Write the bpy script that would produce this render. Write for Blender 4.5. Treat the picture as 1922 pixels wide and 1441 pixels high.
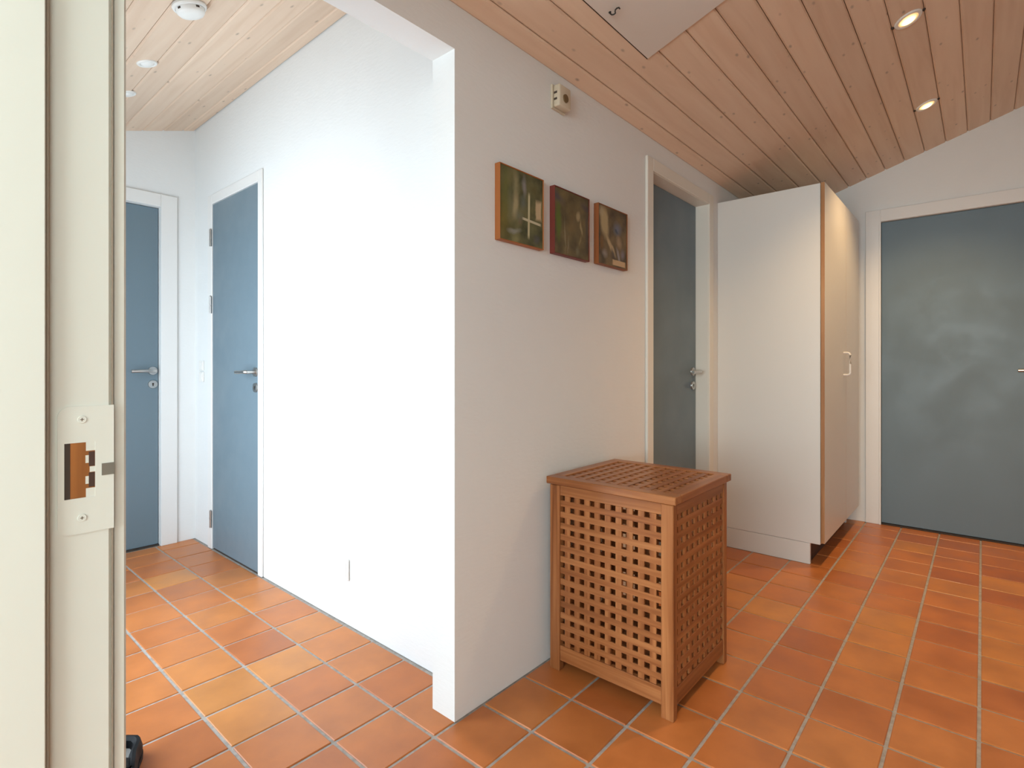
import bpy, bmesh, math, random
from mathutils import Vector, Matrix
random.seed(7)
for o in list(bpy.data.objects): bpy.data.objects.remove(o)
S = bpy.context.scene
C = S.collection
PI = math.pi

# ---------------------------------------------------------------- camera, world, light
YAW = 0.71557                      # view direction measured from +X; X runs along the picture wall, Y along the corridor
cam_d = bpy.data.cameras.new('camera'); cam = bpy.data.objects.new('camera', cam_d); C.objects.link(cam)
cam.location = (0, 0, 1.10); cam.rotation_euler = (PI/2, 0, YAW - PI/2)
cam_d.sensor_width = 36; cam_d.lens = 36*1015.54/1922; cam_d.shift_y = -(720.5-685.21)/1922
cam_d.clip_start = 0.02
S.camera = cam
w = bpy.data.worlds.new('sky'); S.world = w; w.use_nodes = True
w.node_tree.nodes['Background'].inputs[0].default_value = (0.72, 0.86, 1.0, 1)
w.node_tree.nodes['Background'].inputs[1].default_value = 1.6
S.view_settings.view_transform = 'Standard'; S.view_settings.look = 'None'
S.view_settings.gamma = 1; S.view_settings.exposure = 0.12; S.view_settings.use_curve_mapping = False

def area(name, loc, rot, sx, sy, power, col):
    l = bpy.data.lights.new(name, 'AREA'); l.shape = 'RECTANGLE'; l.size = sx; l.size_y = sy
    l.energy = power; l.color = col
    o = bpy.data.objects.new(name, l); C.objects.link(o); o.location = loc; o.rotation_euler = rot
    return o
# daylight entering by the corridor window (points +X) and by the window of the room behind the camera (points +X)
area('daylight_corridor', (-0.06, 2.50, 1.00), (0, -PI/2, 0), 1.6, 1.55, 46, (0.75, 0.885, 1.0))
area('daylight_entrance', (-2.72, 0.0, 1.35), (0, -PI/2, 0), 1.5, 2.2, 140, (0.84, 0.975, 1.0))
area('jamb_fill', (-1.0, -1.70, 1.75), (PI/2, 0, 0), 1.3, 1.1, 12, (0.9, 1.0, 0.97))  # fill lamp added behind the made-up side window to brighten the left jamb

# ---------------------------------------------------------------- materials
def mat(name, col=(.8,.8,.8), rough=.5, metal=0, spec=.5):
    m = bpy.data.materials.new(name); m.use_nodes = True
    b = m.node_tree.nodes['Principled BSDF']
    b.inputs['Base Color'].default_value = (*col, 1); b.inputs['Roughness'].default_value = rough
    b.inputs['Metallic'].default_value = metal; b.inputs['Specular IOR Level'].default_value = spec
    return m
class N:
    def __init__(s, m): s.t = m.node_tree; s.b = s.t.nodes['Principled BSDF']
    def n(s, typ, **kw):
        x = s.t.nodes.new('ShaderNode'+typ)
        for k, v in kw.items():
            if k in ('operation','blend_type','data_type','feature','distance','noise_dimensions','vector_type'): setattr(x, k, v)
            else: x.inputs[int(k[1:]) if k[0]=='i' and k[1:].isdigit() else k].default_value = v
        return x
    def l(s, a, b): s.t.links.new(a, b)
    def ramp(s, fac, stops):
        r = s.t.nodes.new('ShaderNodeValToRGB'); e = r.color_ramp.elements
        while len(e) < len(stops): e.new(.5)
        for q, (p, c) in zip(e, stops): q.position = p; q.color = (*c, 1) if len(c)==3 else c
        s.l(fac, r.inputs[0]); return r.outputs[0]
    def mix(s, fac, a, b, mode='MIX'):
        x = s.t.nodes.new('ShaderNodeMix'); x.data_type = 'RGBA'; x.blend_type = mode
        for v, i in ((fac,0),(a,6),(b,7)):
            if hasattr(v, 'is_output'): s.l(v, x.inputs[i])
            elif i == 0: x.inputs[0].default_value = v
            else: x.inputs[i].default_value = (*v, 1)
        return x.outputs[2]
    def bump(s, h, strength, dist):
        x = s.n('Bump'); x.inputs['Strength'].default_value = strength; x.inputs['Distance'].default_value = dist
        s.l(h, x.inputs['Height']); s.l(x.outputs[0], s.b.inputs['Normal'])
    def coords(s, scale=(1,1,1), rnd=0.0, kind='Object'):
        tc = s.n('TexCoord'); mp = s.n('Mapping'); mp.inputs['Scale'].default_value = scale
        s.l(tc.outputs[kind], mp.inputs['Vector'])
        if rnd:
            oi = s.n('ObjectInfo'); mu = s.n('Math', operation='MULTIPLY'); mu.inputs[1].default_value = rnd
            s.l(oi.outputs['Random'], mu.inputs[0]); s.l(mu.outputs[0], mp.inputs['Location'])
        return mp.outputs[0]

def m_plaster(name, col):
    m = mat(name, col, .85, spec=.25); k = N(m)
    c = k.coords((1,1,1), kind='Object')
    n1 = k.n('TexNoise', Scale=9.0, Detail=6.0); k.l(c, n1.inputs['Vector'])
    c2 = k.coords((30,30,90)); n2 = k.n('TexNoise', Scale=1.0, Detail=3.0); k.l(c2, n2.inputs['Vector'])
    a = k.n('Math', operation='ADD'); k.l(n1.outputs[0], a.inputs[0]); k.l(n2.outputs[0], a.inputs[1])
    k.bump(a.outputs[0], .2, .004)
    k.l(k.mix(n1.outputs[0], tuple(x*.97 for x in col), col), k.b.inputs['Base Color'])
    return m
def m_wood(name, light, mid, dark, axis, rough=.5, knots=True, grain=1.0, rnd=40.0, coat=0):
    """grain runs along local axis 0/1/2"""
    m = mat(name, mid, rough, spec=.35); k = N(m)
    sc = [22*grain]*3; sc[axis] = 1.6
    v = k.coords(sc, rnd)
    n1 = k.n('TexNoise', Scale=1.0, Detail=6.0, Distortion=.6); k.l(v, n1.inputs['Vector'])
    col = k.ramp(n1.outputs[0], [(.3, dark), (.5, mid), (.72, light)])
    oi = k.n('ObjectInfo')
    var = k.ramp(oi.outputs['Random'], [(0, (.93,.92,.91)), (1, (1.03,1.02,1.01))])
    col = k.mix(1.0, col, var, 'MULTIPLY')
    if knots:
        sk = [17.0]*3; sk[axis] = 8.0
        v2 = k.coords(sk, rnd*1.7); vo = k.n('TexVoronoi', Scale=1.0); k.l(v2, vo.inputs['Vector'])
        kf = k.ramp(vo.outputs['Distance'], [(.0, (.8,.8,.8)), (.045, (.6,.6,.6)), (.13, (0,0,0))])
        col = k.mix(kf, col, tuple(x*.42 for x in dark))
    k.l(col, k.b.inputs['Base Color'])
    k.bump(n1.outputs[0], .15, .002)
    if coat: k.b.inputs['Coat Weight'].default_value = coat; k.b.inputs['Coat Roughness'].default_value = .25
    return m

M = {}
M['plaster'] = m_plaster('plaster_white', (.815,.825,.81))
M['paint'] = mat('paint_cream', (.78,.755,.68), .38)
M['framepaint'] = mat('frame_paint_cream', (.70,.72,.645), .38)
M['paintw'] = mat('paint_white', (.80,.79,.76), .38)
M['cab'] = mat('cabinet_white', (.73,.715,.675), .35)
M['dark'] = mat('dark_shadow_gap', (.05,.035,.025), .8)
M['kick'] = mat('kickboard_brown', (.06,.03,.02), .6)
M['steel'] = mat('brushed_steel', (.55,.54,.52), .28, 1)
M['plastic'] = mat('white_plastic', (.82,.81,.77), .4)
M['beigeplastic'] = mat('beige_plastic', (.62,.55,.42), .45)
M['brownknob'] = mat('brown_button', (.16,.10,.04), .5)
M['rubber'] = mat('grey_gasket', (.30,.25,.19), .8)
M['black'] = mat('black_leather', (.004,.004,.005), .6, spec=.2)
M['insole'] = mat('grey_insole', (.28,.27,.25), .9)
M['hook'] = mat('dark_hook_metal', (.045,.04,.035), .5, .3)
M['greymetal'] = mat('dull_metal', (.25,.24,.20), .5, .6)
# door paint: grey with uneven roller sheen
def m_door():
    m = mat('door_paint_grey', (.155,.212,.247), .4, spec=.32); k = N(m)
    n = k.n('TexNoise', Scale=5.0, Detail=5.0); k.l(k.coords((1,1,1)), n.inputs['Vector'])
    r = k.ramp(n.outputs[0], [(.35,(.36,)*3), (.65,(.52,)*3)]); k.l(r, k.b.inputs['Roughness'])
    n2 = k.n('TexNoise', Scale=160.0, Detail=2.0); k.l(k.coords((1,1,1)), n2.inputs['Vector']); k.bump(n2.outputs[0], .12, .0015)
    return m
M['door'] = m_door()
def m_tile():
    m = mat('terracotta_tile', (.45,.16,.06), .38, spec=.45); k = N(m)
    oi = k.n('ObjectInfo')
    base = k.ramp(oi.outputs['Random'], [(0,(.46,.135,.034)), (.25,(.53,.168,.043)), (.55,(.555,.182,.047)), (.85,(.57,.20,.050)), (1,(.59,.232,.054))])
    n = k.n('TexNoise', Scale=7.0, Detail=5.0); k.l(k.coords((1,1,1), 30.0), n.inputs['Vector'])
    v = k.ramp(n.outputs[0], [(.3,(.82,.80,.78)), (.7,(1.08,1.1,1.12))])
    k.l(k.mix(1.0, base, v, 'MULTIPLY'), k.b.inputs['Base Color'])
    r = k.ramp(n.outputs[0], [(.3,(.30,)*3), (.7,(.42,)*3)]); k.l(r, k.b.inputs['Roughness'])
    n2 = k.n('TexNoise', Scale=45.0, Detail=4.0); k.l(k.coords((1,1,1), 30.0), n2.inputs['Vector']); k.bump(n2.outputs[0], .12, .002)
    return m
M['tile'] = m_tile(); M['tile'].node_tree.nodes['Principled BSDF'].inputs['Specular IOR Level'].default_value = .5
def m_tile_field():
    m = mat('terracotta_tile_field', (.45,.16,.06), .38); k = N(m)
    g = k.n('NewGeometry')
    k.l(k.ramp(g.outputs['Random Per Island'], [(0,(.46,.135,.034)), (.5,(.555,.182,.047)), (1,(.59,.232,.054))]), k.b.inputs['Base Color'])
    return m
M['tilefield'] = m_tile_field()
def m_grout():
    m = mat('grout_grey', (.40,.36,.32), .9); k = N(m)
    n = k.n('TexNoise', Scale=60.0, Detail=3.0); k.l(k.coords((1,1,1)), n.inputs['Vector'])
    k.l(k.ramp(n.outputs[0], [(.3,(.33,.29,.25)), (.7,(.46,.42,.38))]), k.b.inputs['Base Color']); return m
M['grout'] = m_grout()
M['board'] = m_wood('whitewashed_pine', (.81,.64,.49), (.78,.60,.455), (.73,.545,.40), 0, .55)
M['boardback'] = mat('ceiling_backing_wood', (.16,.09,.05), .8)
PL, PM, PD = (.44,.185,.068), (.32,.118,.040), (.20,.063,.019)
M['teak_x'] = m_wood('oiled_wood_x', PL, PM, PD, 0, .30, False, 2.0)
M['teak_y'] = m_wood('oiled_wood_y', PL, PM, PD, 1, .30, False, 2.0)
M['teak_z'] = m_wood('oiled_wood_z', PL, PM, PD, 2, .30, False, 2.0)
M['edge'] = m_wood('edge_band_wood', (.50,.27,.12), (.40,.19,.075), (.28,.12,.04), 2, .5, False)
M['mortise'] = m_wood('mortise_wood', (.55,.24,.07), (.42,.16,.04), (.25,.09,.02), 2, .7, False)
M['frame1'] = mat('frame_orange_wood', (.40,.13,.03), .5)
M['frame2'] = mat('frame_red_brown', (.17,.03,.02), .5)
M['frame3'] = mat('frame_brown', (.26,.08,.02), .5)
M['hatch'] = mat('hatch_white', (.72,.68,.63), .5)
def m_glass():
    m = bpy.data.materials.new('window_glass'); m.use_nodes = True; t = m.node_tree; t.nodes.clear()
    o = t.nodes.new('ShaderNodeOutputMaterial'); a = t.nodes.new('ShaderNodeBsdfTransparent'); g = t.nodes.new('ShaderNodeBsdfGlossy')
    g.inputs['Roughness'].default_value = .02; x = t.nodes.new('ShaderNodeMixShader'); x.inputs[0].default_value = .06
    t.links.new(a.outputs[0], x.inputs[1]); t.links.new(g.outputs[0], x.inputs[2]); t.links.new(x.outputs[0], o.inputs[0]); return m
M['glass'] = m_glass()
def m_emit(name, col, s):
    m = mat(name, col, .4); b = m.node_tree.nodes['Principled BSDF']
    b.inputs['Emission Color'].default_value = (*col, 1); b.inputs['Emission Strength'].default_value = s; return m
def m_bulb():
    m = mat('lit_bulb', (1,.9,.7), .3); k = N(m); tc = k.n('TexCoord'); ln = k.n('VectorMath', operation='LENGTH')
    k.l(tc.outputs['Object'], ln.inputs[0]); d = k.n('Math', operation='MULTIPLY'); d.inputs[1].default_value = 1/.032; k.l(ln.outputs['Value'], d.inputs[0])
    k.l(k.ramp(d.outputs[0], [(0,(1,.80,.48)), (.5,(1,.70,.32)), (1,(.95,.50,.15))]), k.b.inputs['Emission Color'])
    st = k.n('MapRange'); st.inputs[1].default_value = .25; st.inputs[2].default_value = .95; st.inputs[3].default_value = 8; st.inputs[4].default_value = .8
    k.l(d.outputs[0], st.inputs[0]); k.l(st.outputs[0], k.b.inputs['Emission Strength']); return m
M['bulb'] = m_bulb()

# ---------------------------------------------------------------- mesh helpers
def tag(o, label=None, cat=None, group=None, kind=None):
    if label: o['label'] = label
    if cat: o['category'] = cat
    if group: o['group'] = group
    if kind: o['kind'] = kind
    return o
def wloc(p):
    v = Vector((0,0,0))
    while p: v += p.location; p = p.parent
    return v
def empty(name, loc, label, cat, group=None, kind=None):
    o = bpy.data.objects.new(name, None); C.objects.link(o); o.location = loc; o.empty_display_size = .1
    return tag(o, label, cat, group, kind)
def build(name, bm, m, parent=None, smooth=False, center=True):
    """bm holds world coordinates; the origin goes to the middle of the mesh"""
    c = Vector((0,0,0))
    if center and bm.verts:
        lo = [min(v.co[i] for v in bm.verts) for i in range(3)]; hi = [max(v.co[i] for v in bm.verts) for i in range(3)]
        c = Vector([(a+b)/2 for a, b in zip(lo, hi)])
        bmesh.ops.translate(bm, verts=bm.verts, vec=-c)
    bmesh.ops.recalc_face_normals(bm, faces=bm.faces)
    me = bpy.data.meshes.new(name); bm.to_mesh(me); bm.free(); me.materials.append(m)
    if smooth:
        me.polygons.foreach_set('use_smooth', [True]*len(me.polygons))
        me.set_sharp_from_angle(angle=math.radians(40))
    o = bpy.data.objects.new(name, me); C.objects.link(o)
    if parent: o.parent = parent; o.location = c - wloc(parent)
    else: o.location = c
    return o
def bx(bm, lo, hi, bevel=0, seg=1):
    t = bmesh.new(); bmesh.ops.create_cube(t, size=1)
    for v in t.verts: v.co = Vector([(lo[i]+hi[i])/2 + v.co[i]*(hi[i]-lo[i]) for i in range(3)])
    if bevel: bmesh.ops.bevel(t, geom=t.edges[:], offset=bevel, segments=seg, affect='EDGES', profile=.5)
    me = bpy.data.meshes.new('tmp'); t.to_mesh(me); t.free(); bm.from_mesh(me); bpy.data.meshes.remove(me)
    return bm
def box(name, lo, hi, m, parent=None, bevel=0, seg=1):
    return build(name, bx(bmesh.new(), lo, hi, bevel, seg), m, parent, smooth=seg > 1)
def boxes(name, lst, m, parent=None, bevel=0):
    bm = bmesh.new()
    for lo, hi in lst: bx(bm, lo, hi, bevel)
    return build(name, bm, m, parent)
MC = {}
def piece(name, lo, hi, m, parent, bevel=0):
    """a box that shares its mesh with every box of the same size"""
    d = tuple(round(hi[i]-lo[i], 4) for i in range(3)); key = (name, d, m.name, bevel)
    if key not in MC:
        bm = bx(bmesh.new(), [-x/2 for x in d], [x/2 for x in d], bevel)
        me = bpy.data.meshes.new(name); bm.to_mesh(me); bm.free(); me.materials.append(m); MC[key] = me
    o = bpy.data.objects.new(name, MC[key]); C.objects.link(o); o.parent = parent
    o.location = Vector([(lo[i]+hi[i])/2 for i in range(3)]) - wloc(parent)
    return o
def cyl(bm, p0, p1, r0, r1=None, seg=20, caps=True):
    r1 = r0 if r1 is None else r1; p0 = Vector(p0); p1 = Vector(p1); d = p1-p0
    q = d.to_track_quat('Z', 'Y').to_matrix().to_4x4()
    bmesh.ops.create_cone(bm, cap_ends=caps, segments=seg, radius1=r0, radius2=r1, depth=d.length, matrix=Matrix.Translation((p0+p1)/2) @ q)
    return bm
def lathe(bm, prof, seg=32):
    """profile of (r, z) about local z; returns nothing"""
    rings = []
    for r, z in prof:
        rings.append([bm.verts.new((r*math.cos(2*PI*i/seg), r*math.sin(2*PI*i/seg), z)) for i in range(seg)])
    for a, b in zip(rings, rings[1:]):
        for i in range(seg): bm.faces.new((a[i], a[(i+1)%seg], b[(i+1)%seg], b[i]))
    return rings
def tube(bm, pts, r, seg=10):
    pts = [Vector(p) for p in pts]; rings = []
    for i, p in enumerate(pts):
        d = (pts[min(i+1, len(pts)-1)] - pts[max(i-1, 0)]).normalized(); q = d.to_track_quat('Z', 'Y')
        rings.append([bm.verts.new(p + q @ Vector((r*math.cos(2*PI*j/seg), r*math.sin(2*PI*j/seg), 0))) for j in range(seg)])
    for a, b in zip(rings, rings[1:]):
        for j in range(seg): bm.faces.new((a[j], a[(j+1)%seg], b[(j+1)%seg], b[j]))
    bm.faces.new(rings[0]); bm.faces.new(rings[-1]); return bm
def prism(bm, poly, z0, z1):
    a = [bm.verts.new((x, y, z0)) for x, y in poly]; b = [bm.verts.new((x, y, z1)) for x, y in poly]
    n = len(poly); bm.faces.new(a); bm.faces.new(b)
    for i in range(n): bm.faces.new((a[i], a[(i+1)%n], b[(i+1)%n], b[i]))
    return bm

# ---------------------------------------------------------------- key planes (metres)
XL, XC, XF = .205, 1.275, 4.50         # hall/corridor left wall, corridor right wall, far wall
YP, YE, YR = 1.227, 3.78, -1.60        # picture wall, corridor end wall, hall right wall
XJ = 1.142                             # free end of the picture wall
SL = .325                              # pitch of both ceilings
def zh(y): return 2.208 + SL*(YP-y)    # hall ceiling
def zc(x): return 2.59 - SL*(XC-x)     # corridor ceiling
XB = -2.6                              # back wall of the room behind the camera
TOP = 3.35

# ---------------------------------------------------------------- floor with tiles
floor = box('floor', (XB-.2, YR-.2, -.12), (XF+.3, YE+.3, -.0035), M['grout'])
tag(floor, 'terracotta tiled floor with grey grout joints in hall and corridor', 'floor', kind='structure')
TX0, TPX, TY0, TPY, G = .644, .2072, .0075, .2031, .0095
def tile_rects(x0, x1, y0, y1):
    for i in range(math.floor((x0-TX0)/TPX), math.ceil((x1-TX0)/TPX)):
        for j in range(math.floor((y0-TY0)/TPY), math.ceil((y1-TY0)/TPY)):
            a, b = TX0+i*TPX+G/2, TX0+(i+1)*TPX-G/2; c, d = TY0+j*TPY+G/2, TY0+(j+1)*TPY-G/2
            a, b, c, d = max(a,x0), min(b,x1), max(c,y0), min(d,y1)
            if b-a > .008 and d-c > .008: yield a, b, c, d
JB = TY0 - 1*TPY + G/2
def visible(a, b, c, d):               # tiles the view can reach
    fx, fy = math.cos(YAW), math.sin(YAW)
    for x in (a, b):
        for y in (c, d):
            dep = x*fx+y*fy; r = x*fy-y*fx
            if dep > 1.3 and abs(r/dep) < .98: return True
    return False
rest = bmesh.new()
for reg in ((XL, XF, JB-.0001, YP), (XL, XC, YP, YE)):
    x0, x1, y0, y1 = reg
    for a, b, c, d in tile_rects(x0, x1, y0, y1):
        if visible(a, b, c, d):
            t = piece('tile', (a, c, -.011), (b, d, random.uniform(-.0008,.0004)), M['tile'], floor, .0022)
        else: bx(rest, (a, c, -.011), (b, d, 0), .0022)
for reg in ((XL, XF, YR, JB-G), (XB, XL, YR, 1.3)):
    for a, b, c, d in tile_rects(*reg): bx(rest, (a, c, -.011), (b, d, 0), .0022)
tag(build('tile_field', rest, M['tilefield'], floor), kind='stuff')

# ---------------------------------------------------------------- walls
def wall(name, lst, label): return tag(boxes(name, lst, M['plaster']), label, 'wall', kind='structure')
W1 = (1.70, 3.30, .12, 1.86)           # corridor window: y0,y1,z0,z1
D5 = (-.60, .965, 2.12)                # entrance opening y0,y1,z1
X0 = 0.0
wall('wall_left', [((X0, YR-.1, 0), (XL, D5[0], TOP)), ((X0, D5[0], D5[2]), (XL, D5[1], TOP)), ((X0, D5[1], 0), (XL, W1[0], TOP)),
     ((X0, W1[0], 0), (XL, W1[1], W1[2])), ((X0, W1[0], W1[3]), (XL, W1[1], TOP)), ((X0, W1[1], 0), (XL, YE+.15, TOP))],
     'white plastered wall holding the entrance doorway and the corridor window')
D3 = (2.452, 3.172, 2.05)              # hall door opening x0,x1,z1
wall('wall_middle', [((XL, YP, 2.075), (XJ, 1.33, TOP)), ((XJ, YP, 0), (XC+.01, 1.33, TOP)), ((XC+.01, YP, 0), (D3[0], YP+.15, TOP)),
     ((D3[0], YP, D3[2]), (D3[1], YP+.15, TOP)), ((D3[1], YP, 0), (XF+.1, YP+.15, TOP))],
     'white plastered wall with three small pictures and a lintel over the corridor opening')
D2 = (2.862, 3.478, 2.062)
wall('wall_corridor', [((XC, 1.33, 0), (XC+.14, D2[0], TOP)), ((XC, D2[0], D2[2]), (XC+.14, D2[1], TOP)), ((XC, D2[1], 0), (XC+.14, YE+.15, TOP))],
     'bright white corridor wall beside the pale blue door')
D1 = (.265, 1.083, 2.062)
wall('wall_back', [((XL, YE, 0), (D1[0], YE+.14, TOP)), ((D1[0], YE, D1[2]), (D1[1], YE+.14, TOP)), ((D1[1], YE, 0), (XC+.02, YE+.14, TOP))],
     'narrow white end wall of the corridor')
D4 = (-.345, .531, 2.09)
wall('wall_far', [((XF, YR-.1, 0), (XF+.14, D4[0], TOP)), ((XF, D4[0], D4[2]), (XF+.14, D4[1], TOP)), ((XF, D4[1], 0), (XF+.14, YP+.1, TOP))],
     'white gable wall with the wide grey door under the sloping ceiling')
wall('wall_right', [((X0, YR-.12, 0), (XF+.1, YR, TOP))], 'plain white wall on the far side of the hall')
W2 = (-1.15, 1.15, .55, 2.15); W3 = (-1.70, -.30, 1.15, 2.35)
wall('wall_entrance', [((XB-.15, YR-.1, 0), (XB, W2[0], 2.7)), ((XB-.15, W2[0], 0), (XB, W2[1], W2[2])), ((XB-.15, W2[0], W2[3]), (XB, W2[1], 2.7)), ((XB-.15, W2[1], 0), (XB, 1.4, 2.7)),
     ((XB, YR-.12, 0), (W3[0], YR, 2.7)), ((W3[1], YR-.12, 0), (X0, YR, 2.7)), ((W3[0], YR-.12, 0), (W3[1], YR, W3[2])), ((W3[0], YR-.12, W3[3]), (W3[1], YR, 2.7)), ((XB, 1.3, 0), (X0, 1.42, 2.7))], 'white walls of the entrance room behind the doorway')
tag(box('ceiling_entrance', (XB-.15, YR-.12, 2.5), (X0, 1.42, 2.6), M['plaster']), 'flat white ceiling of the entrance room', 'ceiling', kind='structure')

# ---------------------------------------------------------------- sloping board ceilings
TH = math.atan(SL); CT = math.cos(TH)
def slab(name, pts, m, label):
    bm = bmesh.new(); a = [bm.verts.new(p) for p in pts]; b = [bm.verts.new((p[0], p[1], p[2]+.08)) for p in pts]
    bm.faces.new(a); bm.faces.new(b)
    for i in range(4): bm.faces.new((a[i], a[(i+1)%4], b[(i+1)%4], b[i]))
    return tag(build(name, bm, m), label, 'ceiling', kind='structure')
e = .018
ch = slab('ceiling', [(XL-.05, YP+.02, zh(YP+.02)+e), (XF+.05, YP+.02, zh(YP+.02)+e), (XF+.05, YR-.05, zh(YR-.05)+e), (XL-.05, YR-.05, zh(YR-.05)+e)],
          M['boardback'], 'sloping ceiling of pinkish pine boards over the hall')
cc = slab('ceiling_corridor', [(XL-.05, 1.30, zc(XL-.05)+e), (XC+.03, 1.30, zc(XC+.03)+e), (XC+.03, YE+.03, zc(XC+.03)+e), (XL-.05, YE+.03, zc(XL-.05)+e)],
          M['boardback'], 'sloping ceiling of pale whitewashed boards over the corridor')
BP = .1086
def board_mesh(L, wd, key):
    if key not in MC:
        bm = bmesh.new(); h = .016; ch_ = .006
        prof = [(-wd/2, h), (-wd/2, ch_), (-wd/2+ch_, 0), (wd/2-ch_, 0), (wd/2, ch_), (wd/2, h)]
        a = [bm.verts.new((-L/2, y, z)) for y, z in prof]; b = [bm.verts.new((L/2, y, z)) for y, z in prof]
        bm.faces.new(a); bm.faces.new(b)
        for i in range(6): bm.faces.new((a[i], a[(i+1)%6], b[(i+1)%6], b[i]))
        bmesh.ops.recalc_face_normals(bm, faces=bm.faces)
        me = bpy.data.meshes.new('board'); bm.to_mesh(me); bm.free(); me.materials.append(M['board']); MC[key] = me
    return MC[key]
def board(parent, mid, L, wd, rot):
    o = bpy.data.objects.new('board', board_mesh(L, wd, ('board', round(L,3), round(wd,4)))); C.objects.link(o)
    o.parent = parent; o.location = Vector(mid) - wloc(parent); o.rotation_euler = rot
y = 1.155
edges = [YP] + [1.155 - BP*k for k in range(26) if 1.155-BP*k > YR] + [YR]
for a, b in zip(edges, edges[1:]):
    m_ = (a+b)/2; board(ch, ((XL+XF)/2, m_, zh(m_)), XF-XL, (a-b)/CT-.0023, (-TH, 0, 0))
edges = [XC] + [1.207 - BP*k for k in range(10) if 1.207-BP*k > XL] + [XL]
for a, b in zip(edges, edges[1:]):
    m_ = (a+b)/2; L = YE-1.33
    o = bpy.data.objects.new('board', board_mesh(L, (a-b)/CT-.0023, ('board', round(L,3), round(a-b,4)))); C.objects.link(o)
    o.parent = cc; o.location = Vector((m_, (YE+1.33)/2, zc(m_))) - wloc(cc)
    ax = Vector((CT, 0, math.sin(TH)))       # local y -> uphill; local x -> along the corridor
    R = Matrix((Vector((0,-1,0)), ax, Vector((0,-1,0)).cross(ax))).transposed()
    o.rotation_euler = R.to_euler()

# ---------------------------------------------------------------- doors
def frame_mat(n, d):
    """local x = lever direction d, y = outward normal n, z = up"""
    n = Vector(n); d = Vector(d); return Matrix((d, n, Vector((0,0,1)))).transposed().to_4x4()
def lever(parent, at, n, d, keyhole=True):
    T = Matrix.Translation(at) @ frame_mat(n, d)
    bm = bmesh.new()
    cyl(bm, (0,0,0), (0,.008,0), .0255, .024, 28); cyl(bm, (0,.006,0), (0,.05,0), .0095)
    tube(bm, [(0,.046,0), (.006,.053,0), (.02,.055,0), (.07,.055,-.001), (.122,.054,-.002)], .0095, 12)
    bmesh.ops.transform(bm, matrix=T, verts=bm.verts); h = build('door_handle', bm, M['steel'], parent, True)
    if keyhole:
        bm = bmesh.new(); cyl(bm, (0,0,-.082), (0,.008,-.082), .0255, .024, 28); bmesh.ops.transform(bm, matrix=T, verts=bm.verts)
        k = build('keyhole_plate', bm, M['steel'], parent, True)
        bm = bmesh.new(); cyl(bm, (0,.0075,-.079), (0,.009,-.079), .0055); bx(bm, (-.003,.0075,-.093), (.003,.009,-.079)); bmesh.ops.transform(bm, matrix=T, verts=bm.verts)
        build('keyhole', bm, M['dark'], k)
def hinge(parent, x, y, z, h=.085):
    bm = bmesh.new(); cyl(bm, (x,y,z-h/2), (x,y,z-.001), .007, seg=12); cyl(bm, (x,y,z+.001), (x,y,z+h/2), .007, seg=12)
    cyl(bm, (x,y,z+h/2), (x,y,z+h/2+.006), .007, .003, 12); build('hinge', bm, M['steel'], parent, True)

# door_1: end of the corridor, grey-blue, leaf set back in its casing
d1 = empty('door_1', ((D1[0]+D1[1])/2, YE, 0), 'blue grey door with steel lever handle at the end of the corridor', 'door', kind='structure')
box('door_leaf', (D1[0]+.003, YE+.03, .008), (D1[1]-.003, YE+.07, D1[2]-.003), M['door'], d1, .002)
for a, b in ((D1[0]-.085+.02, D1[0]), (D1[1], D1[1]+.088)): box('casing', (a, YE-.016, 0), (b, YE+.0, D1[2]+.078), M['paintw'], d1, .003)
box('casing', (D1[0], YE-.016, D1[2]), (D1[1], YE, D1[2]+.078), M['paintw'], d1, .003)
box('leaf_gap_shade', (D1[0], YE+.02, -.01), (D1[1], YE+.10, .006), M['dark'], d1)  # dark strip added for the shade under the leaf; also stops light leaking in
boxes('rebate', [((D1[0]-.001, YE+.07, 0), (D1[0]+.02, YE+.11, D1[2])), ((D1[1]-.02, YE+.07, 0), (D1[1]+.001, YE+.11, D1[2])), ((D1[0], YE+.07, D1[2]-.02), (D1[1], YE+.11, D1[2]+.001))], M['paintw'], d1)
lever(d1, (1.05, YE+.03, 1.066), (0,-1,0), (-1,0,0))
# door_2: in the corridor wall, leaf flush with its casing
d2 = empty('door_2', (XC, (D2[0]+D2[1])/2, 0), 'pale blue grey narrow door with hinges in the bright corridor wall', 'door', kind='structure')
box('door_leaf', (XC-.006, D2[0]+.003, .010), (XC+.034, D2[1]-.003, D2[2]-.003), M['door'], d2, .002)
for a, b in ((D2[0]-.045, D2[0]), (D2[1], D2[1]+.062)): box('casing', (XC-.012, a, 0), (XC, b, D2[2]+.058), M['paintw'], d2, .003)
box('casing', (XC-.012, D2[0], D2[2]), (XC, D2[1], D2[2]+.058), M['paintw'], d2, .003)
box('leaf_gap_shade', (XC+.0, D2[0], -.01), (XC+.08, D2[1], .006), M['dark'], d2)  # dark strip in place of the shaded gap under the leaf
for z in (.18, 1.46, 1.86): hinge(d2, XC-.016, D2[1]+.004, z, .10)
lever(d2, (XC-.006, D2[0]+.032, 1.064), (-1,0,0), (0,1,0))
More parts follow.
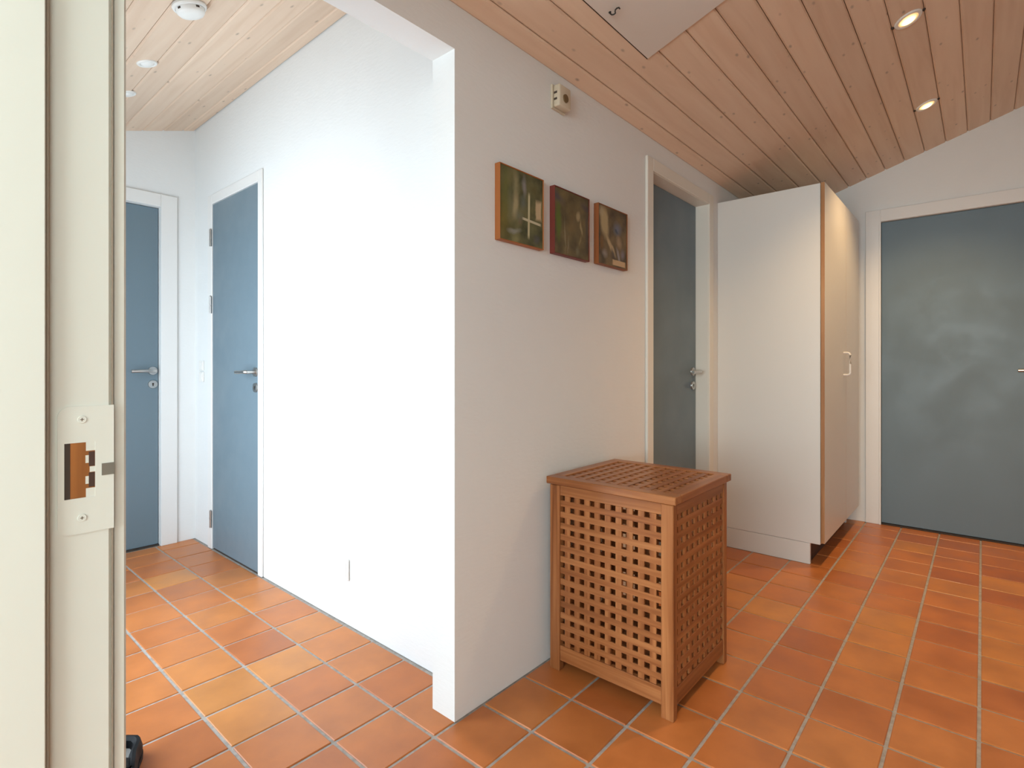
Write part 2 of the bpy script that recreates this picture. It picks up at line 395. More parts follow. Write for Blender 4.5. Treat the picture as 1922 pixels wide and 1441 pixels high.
# door_3: in the picture wall beside the wardrobe, deep reveal
d3 = empty('door_3', ((D3[0]+D3[1])/2, YP, 0), 'dark grey door in a deep reveal between the pictures and the wardrobe', 'door', kind='structure')
box('door_leaf', (D3[0]+.003, YP+.069, .008), (D3[1]-.003, YP+.109, D3[2]-.003), M['door'], d3, .002)
for a, b in ((D3[0]-.062, D3[0]), (D3[1], D3[1]+.062)): box('casing', (a, YP-.014, 0), (b, YP, D3[2]+.062), M['paint'], d3, .003)
box('casing', (D3[0], YP-.014, D3[2]), (D3[1], YP, D3[2]+.062), M['paint'], d3, .003)
boxes('door_lining', [((D3[0]-.001, YP-.004, 0), (D3[0]+.002, YP+.15, D3[2])), ((D3[1]-.002, YP-.004, 0), (D3[1]+.001, YP+.15, D3[2])), ((D3[0], YP-.004, D3[2]-.002), (D3[1], YP+.15, D3[2]+.001))], M['paint'], d3)
boxes('rebate', [((D3[0], YP+.109, 0), (D3[0]+.02, YP+.14, D3[2])), ((D3[1]-.02, YP+.109, 0), (D3[1], YP+.14, D3[2])), ((D3[0], YP+.109, D3[2]-.02), (D3[1], YP+.14, D3[2]))], M['paint'], d3)
box('leaf_gap_shade', (D3[0], YP+.05, -.01), (D3[1], YP+.14, .006), M['dark'], d3)  # added dark fill, shade of the gap below this leaf
lever(d3, (D3[1]-.052, YP+.069, 1.062), (0,-1,0), (-1,0,0))
# door_4: wide grey door in the far wall
d4 = empty('door_4', (XF, (D4[0]+D4[1])/2, 0), 'wide dark grey door with a sheen in the far gable wall', 'door', kind='structure')
box('door_leaf', (XF+.012, D4[0]+.003, .012), (XF+.052, D4[1]-.003, D4[2]-.003), M['door'], d4, .002)
for a, b in ((D4[0]-.088, D4[0]), (D4[1], D4[1]+.088)): box('casing', (XF-.016, a, 0), (XF, b, D4[2]+.083), M['paintw'], d4, .003)
box('casing', (XF-.016, D4[0], D4[2]), (XF, D4[1], D4[2]+.083), M['paintw'], d4, .003)
for a, b in ((D4[0]-.008, D4[0]+.004), (D4[1]-.004, D4[1]+.008)): box('casing_bead', (XF-.021, a, 0), (XF-.015, b, D4[2]+.004), M['paintw'], d4, .002)
box('leaf_gap_shade', (XF+.0, D4[0], -.01), (XF+.10, D4[1], .008), M['dark'], d4)  # dark fill added as the shade under the wide leaf
boxes('rebate', [((XF+.052, D4[0], 0), (XF+.10, D4[0]+.02, D4[2])), ((XF+.052, D4[1]-.02, 0), (XF+.10, D4[1], D4[2])), ((XF+.052, D4[0], D4[2]-.02), (XF+.10, D4[1], D4[2]))], M['paintw'], d4)
lever(d4, (XF+.012, -.285, 1.07), (-1,0,0), (0,1,0))

# door_5: painted frame of the doorway the photograph is taken through
d5 = empty('door_5', (.1, .92, 0), 'cream painted doorway frame with a strike plate', 'door', kind='structure')
d5['label'] = 'cream painted doorway frame with a strike plate and brown wooden slot'
YJ = .920
def jamb(s, y0):    # s=+1 left jamb (wood lies at y>y0), -1 right jamb
    f = lambda x, y: (x, y0 + s*y)
    poly = [f(-.02,-.015), f(.1300,-.015), f(.1312,-.0138), f(.1312,0), f(.2005,0), f(.2045,.003), f(.2045,.044), f(-.02,.044)]
    bm = prism(bmesh.new(), poly, 0, 2.08); return build('jamb', bm, M['framepaint'], d5)
jamb(1, YJ); jamb(-1, -.56)
boxes('head', [((-.02, -.60, 2.065), (.1312, .964, 2.119)), ((.1312, -.60, 2.08), (.2045, .964, 2.119))], M['framepaint'], d5)
for s, y0 in ((1, YJ), (-1, -.56)):
    ys = sorted((y0+s*.0045, y0+s*.075)); box('casing', (XL+.0005, ys[0], 0), (XL+.0175, ys[1], 2.15), M['framepaint'], d5, .003)
    ys = sorted((y0-s*.010, y0+s*.001)); box('gasket', (.1313, ys[0], 0), (.1358, ys[1], 2.06), M['rubber'], d5, .001)
box('joint_shadow', (.2036, YJ-.0002, 0), (.2056, YJ+.02, 2.08), M['rubber'], d5)  # dark strip painting the shadow line of the step between jamb and casing
box('casing', (XL+.0005, -.565, 2.084), (XL+.0175, YJ+.0045, 2.15), M['framepaint'], d5, .003)
# strike plate let into the left jamb; its plane faces -Y
def jx(px):   # photo column to X on the rebate face
    t = (px-961)/1015.54; c, s = math.cos(YAW), math.sin(YAW); return YJ*(c+s*t)/(s-c*t)
def jz(px, py):
    t = (px-961)/1015.54; c, s = math.cos(YAW), math.sin(YAW); return 1.1-(py-685.21)/1015.54*YJ/(s-c*t)
x0, x1 = jx(107), .2062
zt, zb = jz(150, 762), jz(150, 1001)
hx0, hx1 = jx(120), jx(178); hz1, hz0 = jz(130, 832), jz(130, 937)
mort_x1 = jx(180)
bm = bmesh.new(); ya, yb = YJ-.0022, YJ+.0005
R_ = .014
def strip(lo, hi): bx(bm, (lo[0], ya, lo[1]), (hi[0], yb, hi[1]))
# plate with rounded inner corners, built round its slot
for zz0, zz1, sgn in ((hz1, zt, 1), (zb, hz0, -1)):
    poly = []
    if sgn > 0:
        poly = [(x0, zz0), (x1, zz0), (x1, zz1)] + [(x0+R_-R_*math.sin(a*PI/12), zz1-R_+R_*math.cos(a*PI/12)) for a in range(7)]
    else:
        poly = [(x1, zz1), (x0, zz1)] + [(x0+R_-R_*math.cos(a*PI/12), zz0+R_-R_*math.sin(a*PI/12)) for a in range(7)] + [(x1, zz0)]
    a_ = [bm.verts.new((x, ya, z)) for x, z in poly]; b_ = [bm.verts.new((x, yb, z)) for x, z in poly]; n_ = len(poly)
    bm.faces.new(a_); bm.faces.new(b_)
    for i in range(n_): bm.faces.new((a_[i], a_[(i+1)%n_], b_[(i+1)%n_], b_[i]))
strip((x0, hz0), (hx0, hz1)); strip((hx1, hz0), (x1, hz1))
sp = build('strike_plate', bm, M['framepaint'], d5)
# wooden pocket seen in the slot (shallow, dark at its inner edge) and the two adjusting tabs
box('mortise', (hx0+.001, YJ-.0012, hz0), (hx1, YJ+.0004, hz1), M['mortise'], sp)
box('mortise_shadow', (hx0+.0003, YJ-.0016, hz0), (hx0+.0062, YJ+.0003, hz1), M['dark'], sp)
zm = (hz0+hz1)/2; hh = hz1-hz0
bm = bmesh.new(); xr = jx(160)
bx(bm, (xr+.0005, YJ-.0017, hz1-.16*hh), (hx1, YJ-.001, hz1)); bx(bm, (xr+.0005, YJ-.0017, hz0), (hx1, YJ-.001, hz0+.16*hh))
for s in (1, -1):
    zc_ = zm + s*.19*hh
    bx(bm, (xr, YJ-.0017, zc_-.07*hh), (xr+.0035, YJ-.001, zc_+.07*hh))
bx(bm, (jx(168), YJ-.0017, zm-.05*hh), (hx1, YJ-.001, zm+.05*hh))
build('strike_tab', bm, M['framepaint'], sp)
boxes('tab_slot', [((xr+.0036, YJ-.00165, zm+s*.19*hh-.13*hh), (hx1-.0005, YJ-.0011, zm+s*.19*hh+.13*hh)) for s in (1,-1)], M['kick'], sp)
for py in (787, 971):
    bm = bmesh.new(); p = (jx(153), YJ-.0034, jz(153, py)); cyl(bm, p, (p[0], YJ-.001, p[2]), .0048, .0055, 20); sc = build('screw', bm, M['framepaint'], sp, True)
    boxes('screw_slot', [((p[0]-.0022, YJ-.0036, p[2]-.0006), (p[0]+.0022, YJ-.0033, p[2]+.0006)), ((p[0]-.0006, YJ-.0036, p[2]-.0022), (p[0]+.0006, YJ-.0033, p[2]+.0022))], M['rubber'], sc)
box('worn_lip', (jx(190), YJ-.0032, jz(200, 890)), (x1+.0006, YJ-.0018, jz(200, 868)), M['greymetal'], sp)

# ---------------------------------------------------------------- windows
def window(name, xf0, xf1, y0, y1, z0, z1, label, mull):
    o = empty(name, ((xf0+xf1)/2, (y0+y1)/2, z0), label, 'window', kind='structure'); f = .055
    for lo, hi in (((xf0,y0,z0),(xf1,y0+f,z1)), ((xf0,y1-f,z0),(xf1,y1,z1)), ((xf0,y0+f,z0),(xf1,y1-f,z0+f)), ((xf0,y0+f,z1-f),(xf1,y1-f,z1))):
        box('window_frame', lo, hi, M['paintw'], o, .003)
    ys = [y0+f+(y1-y0-2*f)*k/mull for k in range(mull+1)]
    for yy in ys[1:-1]: box('mullion', (xf0+.008, yy-.02, z0+f), (xf1-.008, yy+.02, z1-f), M['paintw'], o, .003)
    for a, b in zip(ys, ys[1:]): box('pane', ((xf0+xf1)/2-.003, a+.001, z0+f), ((xf0+xf1)/2+.003, b-.001, z1-f), M['glass'], o)
window('window_1', .05, .11, *W1, 'white framed corridor window facing the bright wall', 2)
window('window_2', XB-.11, XB-.05, *W2, 'white framed window of the entrance room', 2)
w3 = empty('added_side_window', ((W3[0]+W3[1])/2, YR-.06, W3[2]), 'white framed side window added to light the doorway jamb', 'window', kind='structure')  # unseen window, added so that more light falls on the left jamb
for lo, hi in (((W3[0],YR-.09,W3[2]),(W3[0]+.055,YR-.03,W3[3])), ((W3[1]-.055,YR-.09,W3[2]),(W3[1],YR-.03,W3[3])), ((W3[0]+.055,YR-.09,W3[2]),(W3[1]-.055,YR-.03,W3[2]+.055)), ((W3[0]+.055,YR-.09,W3[3]-.055),(W3[1]-.055,YR-.03,W3[3]))):
    box('window_frame', lo, hi, M['paintw'], w3, .003)
box('pane', (W3[0]+.055,YR-.063,W3[2]+.055), (W3[1]-.055,YR-.057,W3[3]-.055), M['glass'], w3)
tag(box('ground', (-14, -14, -.45), (16, 16, -.14), M['grout']), 'pale ground outside the house', 'ground', kind='structure')

# ---------------------------------------------------------------- wardrobe
cb = empty('wardrobe', (3.9, .93, 0), 'tall white wardrobe with wood edged doors beside the grey doors', 'wardrobe')
CX0, CX1, CY0, CY1, CZ = 3.335, 4.40, .668, YP-.0008, 2.095
box('side_panel', (CX0, CY0, .118), (CX0+.02, CY1, CZ), M['cab'], cb, .0012)
box('side_panel', (CX1-.02, CY0, .118), (CX1, CY1, CZ), M['cab'], cb, .0012)
box('top_panel', (CX0+.02, CY0, CZ-.02), (CX1-.02, CY1, CZ), M['cab'], cb)
box('bottom_panel', (CX0+.02, CY0, .118), (CX1-.02, CY1, .138), M['cab'], cb)
box('back_panel', (CX0+.02, CY1-.008, .138), (CX1-.02, CY1, CZ-.02), M['cab'], cb)
box('plinth', (CX0+.001, .718, 0), (CX0+.02, CY1, .1165), M['cab'], cb, .0012)
box('plinth', (CX1-.02, .718, 0), (CX1-.001, CY1, .1165), M['cab'], cb, .0012)
box('kickboard', (CX0+.02, .728, 0), (CX1-.02, .744, .1165), M['kick'], cb)
xs = 3.945
for a, b in ((CX0, xs-.0015), (xs+.0015, CX1)):
    d = box('wardrobe_door', (a+.0006, CY0-.0215, .128), (b-.0006, CY0-.0025, CZ+.002), M['cab'], cb)
    for q in ((a, a+.0006), (b-.0006, b)): tag(box('edge_band', (q[0], CY0-.0213, .128), (q[1], CY0-.0027, CZ+.002), M['edge'], d), 'wood coloured edge band')
    if a == CX0:
        hxp = 3.865; bm = bmesh.new(); yf = CY0-.0215
        tube(bm, [(hxp, yf, 1.176), (hxp, yf-.022, 1.176), (hxp, yf-.031, 1.172), (hxp, yf-.035, 1.162), (hxp, yf-.035, 1.108), (hxp, yf-.035, 1.054), (hxp, yf-.031, 1.044), (hxp, yf-.022, 1.040), (hxp, yf, 1.040)], .0065, 12)
        build('handle', bm, M['cab'], d, True)

# ---------------------------------------------------------------- lattice hamper
HX0, HX1, HY0, HY1 = 1.580, 2.040, .716, 1.190
hp = empty('laundry_hamper', ((HX0+HX1)/2, (HY0+HY1)/2, 0), 'brown wooden lattice laundry hamper with lid standing against the wall', 'hamper')
LW, LT, ZL0, ZL1 = .042, .028, .0, .668
for x, sx in ((HX0, 1), (HX1, -1)):
    for y, sy in ((HY0, 1), (HY1, -1)):
        xs_ = sorted((x, x+sx*LT)); ys_ = sorted((y, y+sy*LW)); box('leg', (xs_[0], ys_[0], 0), (xs_[1], ys_[1], ZL1), M['teak_z'], hp, .002)
NC, NR = 10, 14
zr0, zr1 = .092, .632
def panel(axis, at, sgn):
    """lattice panel; axis 'y' = spans Y at x=at, 'x' = spans X at y=at; sgn points outward"""
    u0, u1 = (HY0+LW, HY1-LW) if axis == 'y' else (HX0+LT, HX1-LT)
    def bxp(name, ua, ub, za, zb, d0, d1, m):
        da, db = sorted((at-sgn*d0, at-sgn*d1))
        if axis == 'y': return piece(name, (da, ua, za), (db, ub, zb), m, hp, .0012)
        return piece(name, (ua, da, za), (ub, db, zb), m, hp, .0012)
    mh = M['teak_y'] if axis == 'y' else M['teak_x']
    bxp('rail', u0, u1, zr1, ZL1, .004, .022, mh); bxp('rail', u0, u1, .038, zr0, .004, .022, mh)
    pu = (u1-u0)/NC; pz = (zr1-zr0)/NR; hole = .47
    sw = pu*(1-hole); sh = pz*(1-hole)
    # holes start right at the legs: strips sit between columns
    g = (u1-u0 - NC*pu*hole)/(NC-1)
    for i in range(1, NC): u = u0 + i*(pu*hole+g) - g; bxp('slat', u, u+g, zr0, zr1, .0064, .014, M['teak_z'])
    gz = (zr1-zr0 - NR*pz*hole)/(NR-1)
    for j in range(1, NR): z = zr0 + j*(pz*hole+gz) - gz; bxp('slat', u0, u1, z, z+gz, .0060, .0134, mh)
panel('y', HX0, -1); panel('x', HY0, -1); panel('y', HX1, 1); panel('x', HY1, 1)
box('bottom_board', (HX0+.022, HY0+.022, .05), (HX1-.022, HY1-.022, .06), M['teak_x'], hp)
lid = empty('lid', (0,0,0), None, None); lid.parent = hp; lid.location = Vector(((HX0+HX1)/2, (HY0+HY1)/2, ZL1+.003)) - hp.location
lx0, lx1, ly0, ly1, lz0, lz1 = HX0-.012, HX1+.012, HY0-.012, HY1+.008, .6715, .697
B = .046
piece('lid_rail', (lx0, ly0, lz0), (lx0+B, ly1, lz1), M['teak_y'], lid, .002); piece('lid_rail', (lx1-B, ly0, lz0), (lx1, ly1, lz1), M['teak_y'], lid, .002)
piece('lid_rail', (lx0+B, ly0, lz0), (lx1-B, ly0+B, lz1), M['teak_x'], lid, .002); piece('lid_rail', (lx0+B, ly1-B, lz0), (lx1-B, ly1, lz1), M['teak_x'], lid, .002)
nx, ny = 10, 10
def spans(a, b, n, hole):
    p = (b-a)/n; hw = p*hole; g = (b-a-n*hw)/(n-1)
    return [(a+i*(hw+g)-g, a+i*(hw+g)) for i in range(1, n)]
for a, b in spans(lx0+B, lx1-B, nx, .5): piece('lid_slat', (a, ly0+B, lz1-.011), (b, ly1-B, lz1-.004), M['teak_y'], lid, .001)
for a, b in spans(ly0+B, ly1-B, ny, .5): piece('lid_slat', (lx0+B, a, lz1-.0085), (lx1-B, b, lz1-.002), M['teak_x'], lid, .001)

# ---------------------------------------------------------------- pictures
def painting(name, base, base2, blobs, wd, ht):
    m = mat(name, base, .45); k = N(m); tc = k.n('TexCoord')
    n = k.n('TexNoise', Scale=14.0, Detail=6.0); k.l(tc.outputs['Object'], n.inputs['Vector'])
    col = k.mix(k.ramp(n.outputs[0], [(.35,(0,0,0)), (.65,(1,1,1))]), base, base2)
    n2 = k.n('TexNoise', Scale=26.0, Detail=4.0); k.l(tc.outputs['Object'], n2.inputs['Vector'])
    sub = k.n('VectorMath', operation='SUBTRACT'); sub.inputs[1].default_value = (.5,.5,.5); k.l(n2.outputs['Color'], sub.inputs[0])
    sc = k.n('VectorMath', operation='SCALE'); sc.inputs['Scale'].default_value = .022; k.l(sub.outputs[0], sc.inputs[0])
    ad = k.n('VectorMath', operation='ADD'); k.l(tc.outputs['Object'], ad.inputs[0]); k.l(sc.outputs[0], ad.inputs[1])
    for bl_ in blobs:
        (u, v, ru, rv, rot, c, soft, op) = bl_[:8]
        mp = k.n('Mapping'); mp.vector_type = 'TEXTURE'
        mp.inputs['Location'].default_value = ((u-.5)*wd, 0, (.5-v)*ht); mp.inputs['Rotation'].default_value = (0, math.radians(rot), 0); mp.inputs['Scale'].default_value = (ru*wd, 10, rv*ht)
        k.l((tc.outputs['Object'] if soft < .12 else ad.outputs[0]), mp.inputs['Vector'])
        if len(bl_) > 8:
            ab = k.n('VectorMath', operation='ABSOLUTE'); k.l(mp.outputs[0], ab.inputs[0]); se = k.n('SeparateXYZ'); k.l(ab.outputs[0], se.inputs[0])
            mx = k.n('Math', operation='MAXIMUM'); k.l(se.outputs[0], mx.inputs[0]); k.l(se.outputs[2], mx.inputs[1]); dist = mx.outputs[0]
        else:
            ln = k.n('VectorMath', operation='LENGTH'); k.l(mp.outputs[0], ln.inputs[0]); dist = ln.outputs['Value']
        f = k.ramp(dist, [(max(0, .9-soft), (op,)*3), (min(1, .9+.1), (0,0,0))])
        col = k.mix(f, col, c)
    k.l(col, k.b.inputs['Base Color']); k.bump(n.outputs[0], .3, .003); return m
cr, bl, ol = (.42,.36,.20), (.24,.26,.27), (.20,.16,.03)
P1 = [(.05,.7,.25,.5,0,ol,.9,.8), (.12,.3,.12,.5,0,(.15,.16,.04),.9,.7), (.35,.18,.10,.24,0,(.30,.28,.15),.7,.8), (.33,.5,.10,.26,8,cr,.6,.85), (.55,.18,.07,.20,0,(.28,.27,.27),.7,.8), (.52,.42,.1,.14,0,(.12,.15,.14),.8,.7),
      (.3,.86,.2,.05,-8,(.30,.31,.27),.6,.8), (.35,.97,.1,.1,0,(.3,.28,.12),.6,.6), (.9,.47,.085,.16,0,(.55,.42,.25),.25,.95,1), (.66,.58,.026,.35,1,(.55,.50,.30),.1,1,1), (.73,.655,.25,.020,3,(.55,.50,.34),.1,1,1), (.42,.62,.14,.12,0,(.17,.19,.13),.8,.7), (.8,.2,.18,.12,20,(.10,.09,.03),.7,.9), (.22,.5,.09,.3,0,(.19,.19,.10),.7,.7), (.45,.7,.06,.1,0,(.20,.12,.08),.8,.5), (.85,.9,.1,.1,0,(.10,.10,.13),.8,.6)]
P2 = [(.10,.5,.10,.42,0,(.10,.15,.015),.6,.9), (.04,.12,.3,.1,20,(.06,.06,.08),.7,.8), (.5,.45,.2,.3,0,(.17,.11,.04),.9,.7), (.68,.33,.075,.10,0,(.40,.32,.17),.6,.9), (.78,.5,.035,.16,-12,(.38,.31,.15),.5,.8), (.74,.72,.03,.12,15,(.3,.24,.11),.6,.6), (.28,.7,.03,.32,-4,(.26,.22,.12),.6,.8), (.38,.85,.03,.18,6,(.24,.2,.12),.6,.7),
      (.66,.9,.08,.1,0,(.22,.2,.12),.8,.6), (.95,.5,.07,.5,0,(.05,.05,.05),.8,.8), (.9,.14,.2,.08,10,(.06,.05,.06),.8,.8)]
P3 = [(.2,.27,.17,.34,-10,(.44,.34,.17),.35,.95), (.1,.1,.12,.12,0,(.42,.34,.2),.5,.8), (.65,.32,.2,.16,0,(.16,.18,.24),.8,.9), (.62,.36,.09,.05,15,(.03,.06,.10),.6,.9), (.42,.66,.30,.07,48,(.46,.34,.18),.4,.95), (.72,.55,.12,.16,-20,(.36,.26,.15),.6,.85), (.7,.8,.06,.2,-25,(.30,.28,.27),.5,.9),
      (.85,.75,.1,.12,0,(.20,.18,.22),.7,.8), (.2,.82,.12,.10,0,(.30,.26,.22),.7,.85), (.1,.65,.1,.2,0,(.20,.09,.015),.8,.8), (.72,.935,.26,.055,0,(.58,.40,.22),.1,1,1), (.5,.8,.05,.15,-30,(.07,.05,.04),.6,.8)]
def picture(xa, xb, za, zb, fm, cm, label):
    o = empty('picture', ((xa+xb)/2, YP, za), label, 'picture', 'small square paintings in a row on the white wall')
    yb, yf, t = YP-.0005, YP-.024, .0035
    for lo, hi in (((xa,yf,za),(xa+t,yb,zb)), ((xb-t,yf,za),(xb,yb,zb)), ((xa+t,yf,za),(xb-t,yb,za+t)), ((xa+t,yf,zb-t),(xb-t,yb,zb))):
        box('frame', lo, hi, fm, o, .001)
    box('canvas', (xa+t+.0003, yf+.003, za+t+.0003), (xb-t-.0003, yb, zb-t-.0003), cm, o)
W_, H_ = .239, .254
picture(1.323, 1.561, 1.518, 1.773, M['frame1'], painting('painting_cross', (.045,.055,.024), (.17,.16,.065), P1, .226, .242), 'small square abstract painting with a pale cross and orange frame side')
picture(1.626, 1.865, 1.519, 1.773, M['frame2'], painting('painting_olive', (.075,.060,.025), (.17,.125,.05), P2, .226, .241), 'small square olive abstract painting in a red brown frame, middle of three')
picture(1.932, 2.176, 1.524, 1.777, M['frame3'], painting('painting_leaf', (.06,.042,.02), (.19,.125,.05), P3, .231, .240), 'small square abstract painting with pale leaf shape and blue patch')

# ---------------------------------------------------------------- small fittings
ch_ = empty('door_chime', (1.672, YP, 2.11), 'small beige door chime box with brown button high on the wall', 'door chime')
box('housing', (1.636, YP-.040, 2.070), (1.710, YP-.010, 2.152), M['beigeplastic'], ch_, .006, 3)
box('back_plate', (1.632, YP-.010, 2.066), (1.714, YP-.0005, 2.156), M['beigeplastic'], ch_, .001)
bm = bmesh.new(); cyl(bm, (1.673, YP-.044, 2.105), (1.673, YP-.039, 2.105), .015, .016, 24); build('button', bm, M['brownknob'], ch_, True)
for z in (2.098, 2.122): box('terminal_slot', (1.6352, YP-.028, z-.004), (1.637, YP-.014, z+.004), M['dark'], ch_)

sk = empty('wall_socket', (XC, 2.055, .235), 'white wall socket low on the bright corridor wall', 'socket')
box('cover_plate', (XC-.010, 2.015, .190), (XC-.0005, 2.095, .280), M['plastic'], sk, .003)
box('insert', (XC-.0115, 2.028, .203), (XC-.0095, 2.082, .267), M['plastic'], sk, .001)
sw = empty('light_switch', (XC, 3.66, 1.06), 'white light switch on the corridor wall left of the pale door', 'switch')
for z0 in (.998, 1.066):
    box('cover_plate', (XC-.010, 3.625, z0), (XC-.0005, 3.69, z0+.06), M['plastic'], sw, .002)
    box('rocker', (XC-.0125, 3.637, z0+.01), (XC-.0095, 3.678, z0+.05), M['plastic'], sw, .001)

# loft hatch lying against the sloping boards
hx0_, hx1_, hy0_, hy1_ = 1.16, 1.925, .28, .980
hm = Matrix.Translation(((hx0_+hx1_)/2, (hy0_+hy1_)/2, zh((hy0_+hy1_)/2))) @ Matrix.Rotation(-TH, 4, 'X')
lh = empty('loft_hatch', ((hx0_+hx1_)/2, (hy0_+hy1_)/2, zh((hy0_+hy1_)/2)), 'flat white loft hatch with small hook in the pine ceiling', 'hatch', kind='structure')
hw, hl = (hx1_-hx0_)/2, (hy1_-hy0_)/2/CT
def slanted(name, lst, m, parent, bev=0):
    bm = bmesh.new()
    for lo, hi in lst: bx(bm, lo, hi, bev)
    bmesh.ops.transform(bm, matrix=hm, verts=bm.verts); return build(name, bm, m, parent)
slanted('hatch_panel', [((-hw+.003, -hl+.003, -.006), (hw-.003, hl-.003, .002))], M['hatch'], lh)
slanted('shadow_gap', [((-hw-.002, -hl-.002, -.002), (-hw+.0028, hl+.002, .002)), ((hw-.0028, -hl-.002, -.002), (hw+.002, hl+.002, .002)), ((-hw, -hl-.002, -.002), (hw, -hl+.0028, .002)), ((-hw, hl-.0028, -.002), (hw, hl+.002, .002))], M['dark'], lh)
bm = bmesh.new(); hk = Vector((1.596-(hx0_+hx1_)/2, (.940-(hy0_+hy1_)/2)/CT, 0))
tube(bm, [hk+Vector(p) for p in ((0,.012,-.006), (0,.012,-.012), (.004,.010,-.016), (.007,.004,-.018), (.006,-.003,-.019), (0,-.005,-.019), (-.006,-.010,-.019), (-.007,-.017,-.019), (-.002,-.022,-.018), (.005,-.021,-.018))], .0024, 8)
cyl(bm, hk+Vector((0,.012,-.0055)), hk+Vector((0,.012,-.0085)), .005, .004, 16)
bmesh.ops.transform(bm, matrix=hm, verts=bm.verts); build('hook', bm, M['hook'], lh, True)

# ceiling lamps
def local_to(bm, loc, normal):
    q = Vector(normal).to_track_quat('Z', 'Y').to_matrix().to_4x4(); bmesh.ops.transform(bm, matrix=Matrix.Translation(loc) @ q, verts=bm.verts)
def downlight(x, y, z, nrm, lit, label, r=.050, group=None):
    o = empty('ceiling_downlight', (x, y, z), label, 'ceiling light', group)
    bm = bmesh.new(); lathe(bm, [(r*.68,-.001), (r*.72,.005), (r*.92,.006), (r,.002), (r,-.001)], 36); local_to(bm, (x,y,z), nrm); build('trim_ring', bm, M['plastic'], o, True)
    bm = bmesh.new(); rg = lathe(bm, [(0.0001,.012), (r*.25,.0115), (r*.48,.009), (r*.69,.001)], 36); local_to(bm, (x,y,z), nrm); build('bulb', bm, M['bulb'] if lit else M['plastic'], o, True)
    if lit:
        for sg in (1, -1):
            bm = bmesh.new(); cyl(bm, (x, y+sg*(r+.002), zh(y+sg*(r+.002))+.002), (x, y+sg*(r+.002), zh(y+sg*(r+.002))-.004), .007, .005, 12); build('groove_shade', bm, M['dark'], o, True)  # dark studs standing in for the shaded groove gaps beside the ring
        l = bpy.data.lights.new('downlight_beam', 'SPOT'); l.energy = 62; l.color = (1.0, .66, .33); l.spot_size = math.radians(115); l.spot_blend = .8; l.shadow_soft_size = .03
        lo = bpy.data.objects.new('downlight_beam', l); C.objects.link(lo); lo.parent = o; lo.location = Vector(nrm)*.02
        lo.rotation_euler = (0, 0, 0)
    return o
NH = Vector((0, -SL, -1)).normalized(); NCD = Vector((SL, 0, -1)).normalized()
downlight(2.765, .232, zh(.232), NH, True, 'lit round downlight in the pine ceiling, nearer the loft hatch', group='lit hall downlights')
downlight(3.742, .232, zh(.232), NH, True, 'lit round downlight in the pine ceiling, nearer the wide grey door', group='lit hall downlights')
downlight(.735, 2.745, zc(.735), NCD, False, 'unlit flat round downlight beyond the smoke alarm in corridor ceiling', .040, 'unlit corridor downlights')
downlight(.757, 3.14, zc(.757), NCD, False, 'unlit round downlight over the door at the corridor end', .040, 'unlit corridor downlights')
sa = empty('smoke_alarm', (.715, 2.18, zc(.715)), 'white round smoke alarm on the corridor ceiling', 'smoke alarm')
bm = bmesh.new(); lathe(bm, [(.056,-.002), (.058,.006), (.055,.012), (.049,.013)], 40); local_to(bm, (.715,2.18,zc(.715)), NCD); build('base_ring', bm, M['plastic'], sa, True)
bm = bmesh.new(); lathe(bm, [(.048,.010), (.047,.024), (.040,.032), (.02,.036), (.0002,.0365)], 40); local_to(bm, (.715,2.18,zc(.715)), NCD); body = build('cover', bm, M['plastic'], sa, True)
for a in (0, 80, 160, 240):
    bm = bmesh.new(); ca, sn = math.cos(math.radians(a)), math.sin(math.radians(a))
    bx(bm, (-.006,.0455,.015), (.006,.0485,.021)); bmesh.ops.rotate(bm, verts=bm.verts, matrix=Matrix.Rotation(math.radians(a), 3, 'Z')); local_to(bm, (.715,2.18,zc(.715)), NCD); build('vent_slot', bm, M['dark'], body)

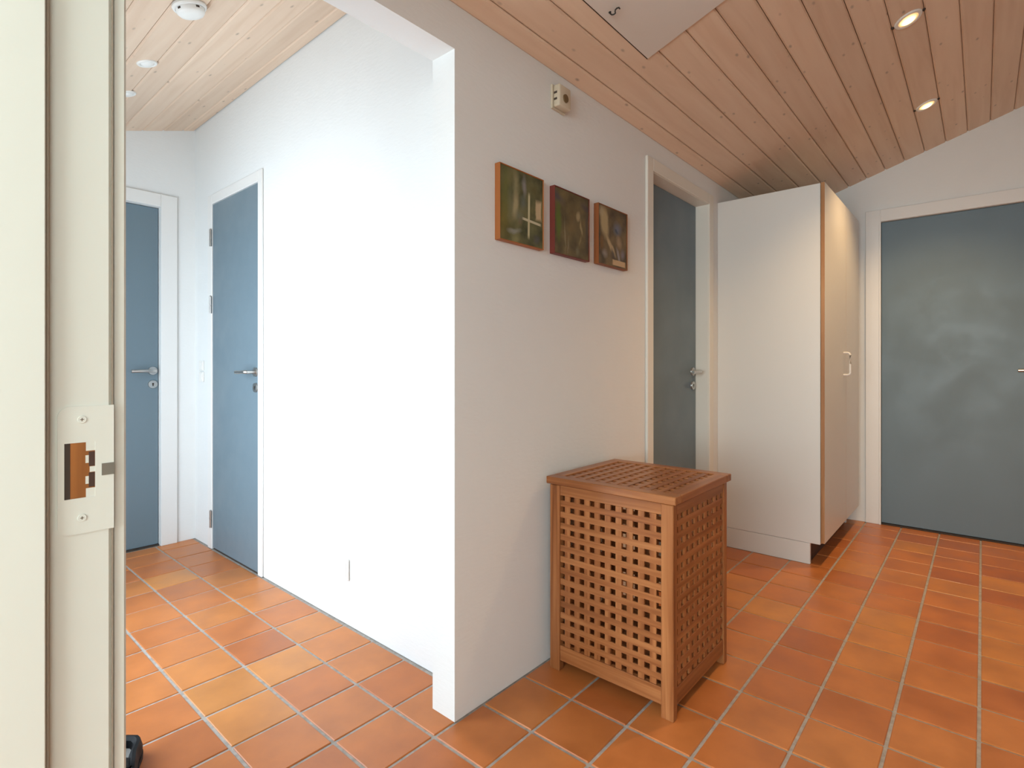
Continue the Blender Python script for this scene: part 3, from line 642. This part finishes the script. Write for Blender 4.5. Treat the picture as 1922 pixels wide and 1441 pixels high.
# ---------------------------------------------------------------- black shoe on the corridor floor
sh = empty('shoe', (.38, 1.80, 0), 'black low shoe on the tiles, half hidden by the doorway frame', 'shoe')
heel = Vector((.442, 1.822, 0)); dirv = Vector((-.45, -.89, 0)).normalized(); side = Vector((-dirv.y, dirv.x, 0))
def outline(t):   # half width along the shoe 0..1
    return .040*math.sqrt(max(0, 1-((.15-min(t,.15))/.15)**2)) + (.012*math.sin(PI*min(1, max(0,(t-.3)/.7))) if t > .3 else 0) - (.046*max(0,(t-.82)/.18)**2.2)
L = .275
def loop(z, grow=0, top=None):
    pts = []; n = 22
    for sgn in (1, -1):
        rng = [i/n for i in range(n+1)] if sgn > 0 else [i/n for i in range(n-1, 0, -1)]
        for t in rng:
            hwid = max(.0, outline(t)) + grow; zz = z if top is None else top(t)
            pts.append(heel + dirv*(t*L + (grow if t > .5 else -grow)) + side*(sgn*hwid) + Vector((0,0,zz)))
    return pts
def loft(rings, cap0=True, cap1=True):
    bm = bmesh.new(); vs = [[bm.verts.new(p) for p in r] for r in rings]
    for a, b in zip(vs, vs[1:]):
        for i in range(len(a)): bm.faces.new((a[i], a[(i+1)%len(a)], b[(i+1)%len(b)], b[i]))
    if cap0: bm.faces.new(vs[0])
    if cap1: bm.faces.new(vs[-1])
    return bm
build('sole', loft([loop(0, .003), loop(.018, .004)]), M['black'], sh, True)
hgt = lambda t: .058 if t < .45 else .058 - .024*((t-.45)/.55)
up = [loop(.018, .002), loop(0, .003, lambda t: hgt(t)*.6), loop(0, -.002, hgt), loop(0, -.009, lambda t: hgt(t)+.003), loop(0, -.016, lambda t: hgt(t)-.004), loop(0, -.018, lambda t: hgt(t)*.6)]
build('upper', loft(up, True, False), M['black'], sh, True)
build('insole', loft([loop(.022, -.012), loop(.034, -.014)]), M['insole'], sh, True)
vamp = loft([[p for p in loop(0, -.012, hgt)][8:38], [p+Vector((0,0,.018)) for p in loop(0, -.03, hgt)][8:38]], False, True)
build('vamp', vamp, M['black'], sh, True)
